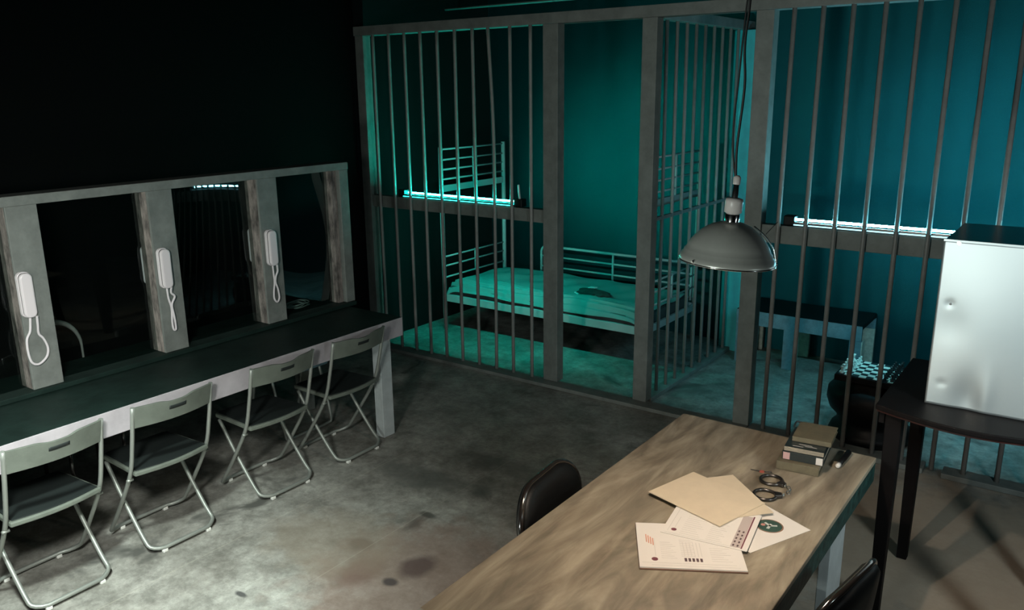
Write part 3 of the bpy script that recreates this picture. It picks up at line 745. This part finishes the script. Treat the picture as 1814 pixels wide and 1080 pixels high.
# ------------------------------------------------------------------ things on the desk
Z = DZ + .0004
def rect(o, u, v, w, h):      # ccw polygon from corner o, along unit u by w, along unit v by h
    o = Vector(o); u = Vector(u).normalized(); v = Vector(v).normalized()
    P = [o, o+u*w, o+u*w+v*h, o+v*h]
    if (P[1]-P[0]).cross(P[3]-P[0]) < 0: P = P[::-1]
    return [tuple(q) for q in P]
def local(o, u, v):
    o = Vector(o); u = Vector(u).normalized(); v = Vector(v).normalized()
    return lambda a, b: tuple(o + u*a + v*b)
def strip(mb, f, a0, a1, b0, b1, z0, z1):
    P = [f(a0, b0), f(a1, b0), f(a1, b1), f(a0, b1)]
    e1 = Vector(P[1])-Vector(P[0]); e2 = Vector(P[3])-Vector(P[0])
    if e1.cross(e2) < 0: P = P[::-1]
    mb.quadbox(P, z0, z1)
# large white certificate with a round seal
o1 = (-.690, 2.683); u1 = (-.91, .415); v1 = (-.415, -.91)
t = thing('certificate', 'white certificate sheet with a round dark green seal, partly under the manila folder', 'paper', (*o1, Z), 'papers on the desk')
MB().quadbox(rect(o1, u1, v1, .31, .285), Z, Z+.0012).build('sheet', M['paper'], t)
sc_ = (-.815, 2.630)
def disc(mb, c, r, z0, z1, n=36, sx=1, sy=1): mb.quadbox([(c[0]+r*sx*math.cos(2*PI*i/n), c[1]+r*sy*math.sin(2*PI*i/n)) for i in range(n)], z0, z1)
m = MB(); disc(m, sc_, .047, Z+.0012, Z+.0015); seal = m.build('seal', M['seal_brown'], t)
m = MB(); disc(m, sc_, .042, Z+.0015, Z+.0018); m.build('seal_field', M['seal_green'], seal)
f = local(sc_, u1, v1); m = MB()
for s in (-1, 1):
    m.quadbox([(sc_[0]+a, sc_[1]+b) for a, b in ((0, -.004), (s*.024, .010), (s*.020, .018), (0, .006))][::s], Z+.0018, Z+.0021)
m.quadbox([(sc_[0]-.005, sc_[1]-.022), (sc_[0]+.005, sc_[1]-.022), (sc_[0]+.004, sc_[1]+.014), (sc_[0]-.004, sc_[1]+.014)], Z+.0018, Z+.0021)
m.build('seal_bird', M['seal_light'], seal)
m = MB(); disc(m, (sc_[0]-.022, sc_[1]-.004), .008, Z+.0018, Z+.0021, 12); m.build('seal_shield', M['seal_red'], seal)

# lower booklet (nearest the viewer)
o3 = (-1.062, 2.130); u3 = (.861, .508); v3 = (-.508, .861)
b3 = thing('booklet', 'white printed form pack nearest the viewer, with a row of small dark portraits', 'paper', (*o3, Z), 'papers on the desk')
MB().quadbox(rect(o3, u3, v3, .340, .282), Z, Z+.0045).build('backing_card', M['seal_brown'], b3)
MB().quadbox(rect(local(o3, u3, v3)(.001, .003), u3, v3, .338, .279), Z+.0045, Z+.0085).build('sheets', M['paper'], b3)
f = local(o3, u3, v3); zt = Z+.0085; ink = MB(); dark = MB(); mar = MB(); org = MB()
strip(ink, f, .01, .31, .030, .0315, zt, zt+.0003); strip(ink, f, .04, .32, .017, .018, zt, zt+.0003)
for k in range(9): strip(ink, f, .075, .125 - (k % 3)*.008, .06+.012*k, .0615+.012*k, zt, zt+.0003)
for k in range(10): strip(ink, f, .140, .185 - (k % 2)*.006, .075+.011*k, .0765+.011*k, zt, zt+.0003)
for k in range(6): strip(ink, f, .150+.011*k, .1515+.011*k, .075, .16, zt, zt+.0003)
for k in range(7): strip(ink, f, .235, .30 - (k % 3)*.012, .05+.013*k, .0515+.013*k, zt, zt+.0003)
strip(ink, f, .056, .0575, .07, .18, zt, zt+.0003)
for k in range(5): strip(dark, f, .1475+.0125*k, .1555+.0125*k, .044, .064, zt, zt+.0003)
c = f(.052, .052); disc(mar, c, .0105, zt, zt+.0003, 20)
for k in range(4): strip(org, f, .030+.007*k, .0335+.007*k, .155-.006*k, .205-.008*k, zt, zt+.0003)
ink.build('printed_text', M['ink'], b3); dark.build('portrait_row', M['ink_dark'], b3); mar.build('round_emblem', M['maroon'], b3); org.build('orange_mark', M['orange_ink'], b3)

# middle form
o2 = (-1.103, 2.362); u2 = (.987, .16); v2 = (-.16, .987); z2 = Z+.0095
b2 = thing('printed_form', 'white printed form with a shaded column, lying between the folder and the form pack', 'paper', (*o2, z2), 'papers on the desk')
MB().quadbox(rect(o2, u2, v2, .292, .262), z2, z2+.0018).build('sheet', M['paper'], b2)
f = local(o2, u2, v2); zt = z2+.0018; ink = MB(); col_ = MB(); dark = MB(); mar = MB(); edge = MB()
strip(col_, f, .235, .268, .010, .235, zt, zt+.0003)
strip(edge, f, .269, .274, .008, .24, zt, zt+.0003)
for k in range(13): strip(ink, f, .060, .130-(k % 4)*.008, .02+.014*k, .0215+.014*k, zt, zt+.0003)
for k in range(10): strip(ink, f, .150, .205-(k % 3)*.008, .02+.013*k, .0215+.013*k, zt, zt+.0003)
strip(ink, f, .012, .262, .008, .0095, zt, zt+.0003); strip(ink, f, .018, .0195, .02, .23, zt, zt+.0003); strip(ink, f, .036, .0375, .05, .13, zt, zt+.0003)
for k in range(5):
    for j in range(2): strip(dark, f, .240+.0145*j, .246+.0145*j, .016+.024*k, .028+.024*k, zt+.0003, zt+.0006)
disc(mar, f(.037, .036), .0095, zt, zt+.0003, 20)
ink.build('printed_text', M['ink'], b2); col_.build('shaded_column', M['paper2'], b2); dark.build('stamp_grid', M['ink_dark'], b2); mar.build('round_emblem', M['maroon'], b2); edge.build('dark_edge_strip', M['maroon'], b2)
# manila folders
z4 = z2+.0026
o = MB().quadbox(rect((-1.061, 2.913), (.75, -.66), (-.66, -.75), .31, .245), z4, z4+.0016).build('manila_envelope', M['manila'])
tag(o, 'pale manila envelope sticking out from under the top manila folder', 'envelope', 'papers on the desk')
z5 = z4+.0020
fo = thing('manila_folder', 'manila folder on top of all the papers, its tab pointing away', 'folder', (-1.0, 2.7, z5), 'papers on the desk')
P = rect((-1.267, 2.594), (.9625, -.271), (.271, .9625), .333, .262)
MB().quadbox(P, z5, z5+.0012).build('back_cover', M['manila'], fo)
MB().quadbox(rect((-1.266, 2.595), (.9625, -.271), (.271, .9625), .331, .255), z5+.0014, z5+.0026).build('front_cover', M['manila'], fo)

# handcuffs
hc = thing('handcuffs', 'steel handcuffs lying open on the desk beside the folder', 'handcuffs', (-.91, 2.9, Z))
HZ = Z + .006
def cuff(c, hinge):
    pts = [(c[0]+.041*math.cos(a), c[1]+.041*math.sin(a), HZ+.001) for a in [2*PI*i/40 for i in range(40)]]
    o = MB().tube(pts, .0062, 10, closed=True).build('cuff_ring', M['dark_metal'], hc)
    d = (Vector(hinge)-Vector(c)).normalized(); n = Vector((-d.y, d.x)); b = Vector(c) + d*.048
    P = [tuple(b - n*.018 - d*.014), tuple(b - n*.012 + d*.014), tuple(b + n*.012 + d*.014), tuple(b + n*.018 - d*.014)]
    MB().quadbox(P, HZ-.005, HZ+.010).build('lock_housing', M['dark_metal'], hc, bevel=.003)
c1 = (-.926, 2.968); c2 = (-.905, 2.835); mid = (-.825, 2.925)
if Z > .77: c2 = c2
cuff(c1, (-.86, 2.945)); cuff(c2, (-.845, 2.865))
for i in range(5):
    t_ = i/4; a = Vector((-.868, 2.948)); b = Vector((-.846, 2.868)); pm = a.lerp(b, t_) + Vector((.020, .008))*math.sin(PI*t_)
    n = 14; th = math.atan2((b-a).y, (b-a).x)
    pts = []
    for k in range(n):
        al = 2*PI*k/n; lx = .0125*math.cos(al); ly = .0065*math.sin(al)
        if i % 2: pts.append((pm.x+lx*math.cos(th)-ly*math.sin(th), pm.y+lx*math.sin(th)+ly*math.cos(th), HZ+.004))
        else: pts.append((pm.x+lx*math.cos(th)-ly*.4*math.sin(th), pm.y+lx*math.sin(th)+ly*.4*math.cos(th), HZ+.004+ly*.8))
    MB().tube(pts, .0019, 6, closed=True).build('chain_link', M['chrome'], hc)
hc.location.z += .0095 if False else 0
# red tagged key
kz = Z+.003
ky = thing('key', 'tiny key with a red grip beside the farther handcuff ring', 'key', (-.99, 3.03, Z))
m = MB(); disc(m, (-.985, 3.028), .010, Z, Z+.004, 16); m.build('grip', M['red'], ky, bevel=.001)
MB().tube([(-.978, 3.030, kz), (-.950, 3.042, kz)], .0022, 6).build('shank', M['dark_metal'], ky)
MB().tube([(-.992, 3.026, kz), (-1.028, 3.020, kz)], .0018, 6).build('key_ring', M['dark_metal'], ky)

# stack of books
def book(name, o, u, v, w, d, z0, th, cover, label, spine=None, extra=None):
    t = thing(name, label, 'book', (*o, z0), 'books stacked on the desk corner')
    P = rect(o, u, v, w, d); f = local(o, u, v)
    MB().quadbox(P, z0, z0+.003).build('back_cover', cover, t, bevel=.001)
    MB().quadbox(P, z0+th-.003, z0+th).build('front_cover', cover, t, bevel=.001)
    m = MB(); strip(m, f, .005, w-.005, .003, d-.005, z0+.003, z0+th-.003); m.build('pages', M['pages'], t)
    m = MB(); strip(m, f, 0, w, -.003, .003, z0+.0005, z0+th-.0005); m.build('spine', spine or cover, t, bevel=.001)
    return t, f
ub, vb = (.993, .118), (-.118, .993)
t1, f1 = book('book', (-.950, 3.092), ub, vb, .163, .255, Z, .036, M['book_tan'], 'tan cloth-bound book at the bottom of the stack on the desk')
t2, f2 = book('book', (-.938, 3.120), ub, vb, .158, .225, Z+.0365, .034, M['book_dark'], 'dark book with a pink and white printed spine, second from the bottom of the stack')
m = MB(); strip(m, f2, .004, .030, -.0042, -.003, Z+.039, Z+.068); m.build('spine_print', M['pink'], t2)
m = MB(); strip(m, f2, .130, .155, -.0042, -.003, Z+.039, Z+.068); m.build('spine_print', M['cream'], t2)
t3, f3 = book('book', (-.935, 3.128), ub, vb, .152, .22, Z+.071, .018, M['book_dark'], 'slim black paperback with pale lettering under the top tan book', M['pages'])
m = MB()
for k, (a, b) in enumerate(((.03, .07), (.075, .12), (.05, .10))): strip(m, f3, a, b, .018+.012*k, .021+.012*k, Z+.089, Z+.0893)
m.build('cover_lettering', M['ink'], t3)
t4, f4 = book('book', (-.925, 3.195), ub, vb, .150, .175, Z+.0896, .020, M['book_tan'], 'small tan book lying on the top of the stack')
MB().tube(smooth_path([(f4(.02, .17)[0], f4(.02, .17)[1], Z+.103), (f4(-.012, .16)[0], f4(-.012, .16)[1], Z+.112), (f4(-.018, .13)[0], f4(-.018, .13)[1], Z+.098)]), .0035, 6).build('ribbon_marker', M['cable'], t4)

# marker pen
mk = thing('marker_pen', 'short black marker pen with a pale end beside the book stack', 'pen', (-.747, 3.30, Z))
pz = Z + .0125
MB().tube([(-.7475, 3.245, pz), (-.7470, 3.30, pz), (-.7465, 3.305, pz), (-.746, 3.385, pz), (-.746, 3.393, pz)], [.0105, .0105, .012, .012, .007], 14).build('barrel', M['black_vinyl'], mk)
MB().tube([(-.748, 3.222, pz), (-.7478, 3.228, pz), (-.7475, 3.2448, pz)], [.006, .0095, .0100], 14).build('end_plug', M['cream'], mk, label='pale end plug')

# ------------------------------------------------------------------ lights
def area(name, loc, target, size, power, col, spread=PI):
    l = bpy.data.lights.new(name, 'AREA'); l.shape = 'DISK'; l.size = size; l.energy = power; l.color = col; l.spread = spread
    o = bpy.data.objects.new(name, l); C.objects.link(o); o.location = loc
    o.rotation_euler = (Vector(target)-Vector(loc)).to_track_quat('-Z', 'Y').to_euler(); return o
pl = bpy.data.lights.new('bulb_light', 'POINT'); pl.energy = 33; pl.color = (1, .84, .69); pl.shadow_soft_size = .015
po = bpy.data.objects.new('bulb_light', pl); C.objects.link(po); po.location = (LX-.028, LY-.028, LZ+.066)
area('ceiling_lamp_light', (-2.4, .7, 2.9), (-3.0, 1.45, 0), .25, 24, (.88, 1.0, .94), math.radians(60))
area('room_fill_light', (-1.8, .6, 2.0), (-4.0, 1.5, .9), .3, 17, (.97, 1.0, .95), math.radians(84))  # unseen fill, added to brighten the phones and booth posts
area('side_fill_light', (.9, 2.3, 1.7), (-.1, 3.5, 1.3), .35, 12, (.82, .97, 1.0), math.radians(110))  # unseen cool fill, added to light the steel front and desk leg
area('back_fill_light', (-1.45, -1.5, 1.25), (-2.0, 4.6, 1.7), .35, 17, (.90, 1.0, .94), math.radians(90))  # unseen low fill, added to brighten the fence front and lamp shade

w = bpy.data.worlds.new('World'); SC.world = w; w.use_nodes = True
w.node_tree.nodes['Background'].inputs[0].default_value = (.02, .05, .05, 1); w.node_tree.nodes['Background'].inputs[1].default_value = .05

# ------------------------------------------------------------------ camera
yaw, pitch, roll, F = .630283892, .255216062, -.011591726, 1467.83177
f = Vector((-math.sin(yaw)*math.cos(pitch), math.cos(yaw)*math.cos(pitch), -math.sin(pitch)))
r = Vector((math.cos(yaw), math.sin(yaw), 0)); u = r.cross(f)
r2 = r*math.cos(roll) + u*math.sin(roll); u2 = -r*math.sin(roll) + u*math.cos(roll)
cam = bpy.data.cameras.new('camera'); co = bpy.data.objects.new('camera', cam); C.objects.link(co)
mtx = Matrix(((r2.x, u2.x, -f.x, 0), (r2.y, u2.y, -f.y, 0), (r2.z, u2.z, -f.z, 2.25), (0, 0, 0, 1)))
co.matrix_world = mtx
cam.sensor_width = 36; cam.lens = F/1814*36; cam.clip_start = .02
SC.camera = co
SC.view_settings.view_transform = 'Standard'; SC.view_settings.look = 'None'; SC.view_settings.gamma = 1; SC.view_settings.exposure = 0
SC.view_settings.use_curve_mapping = False
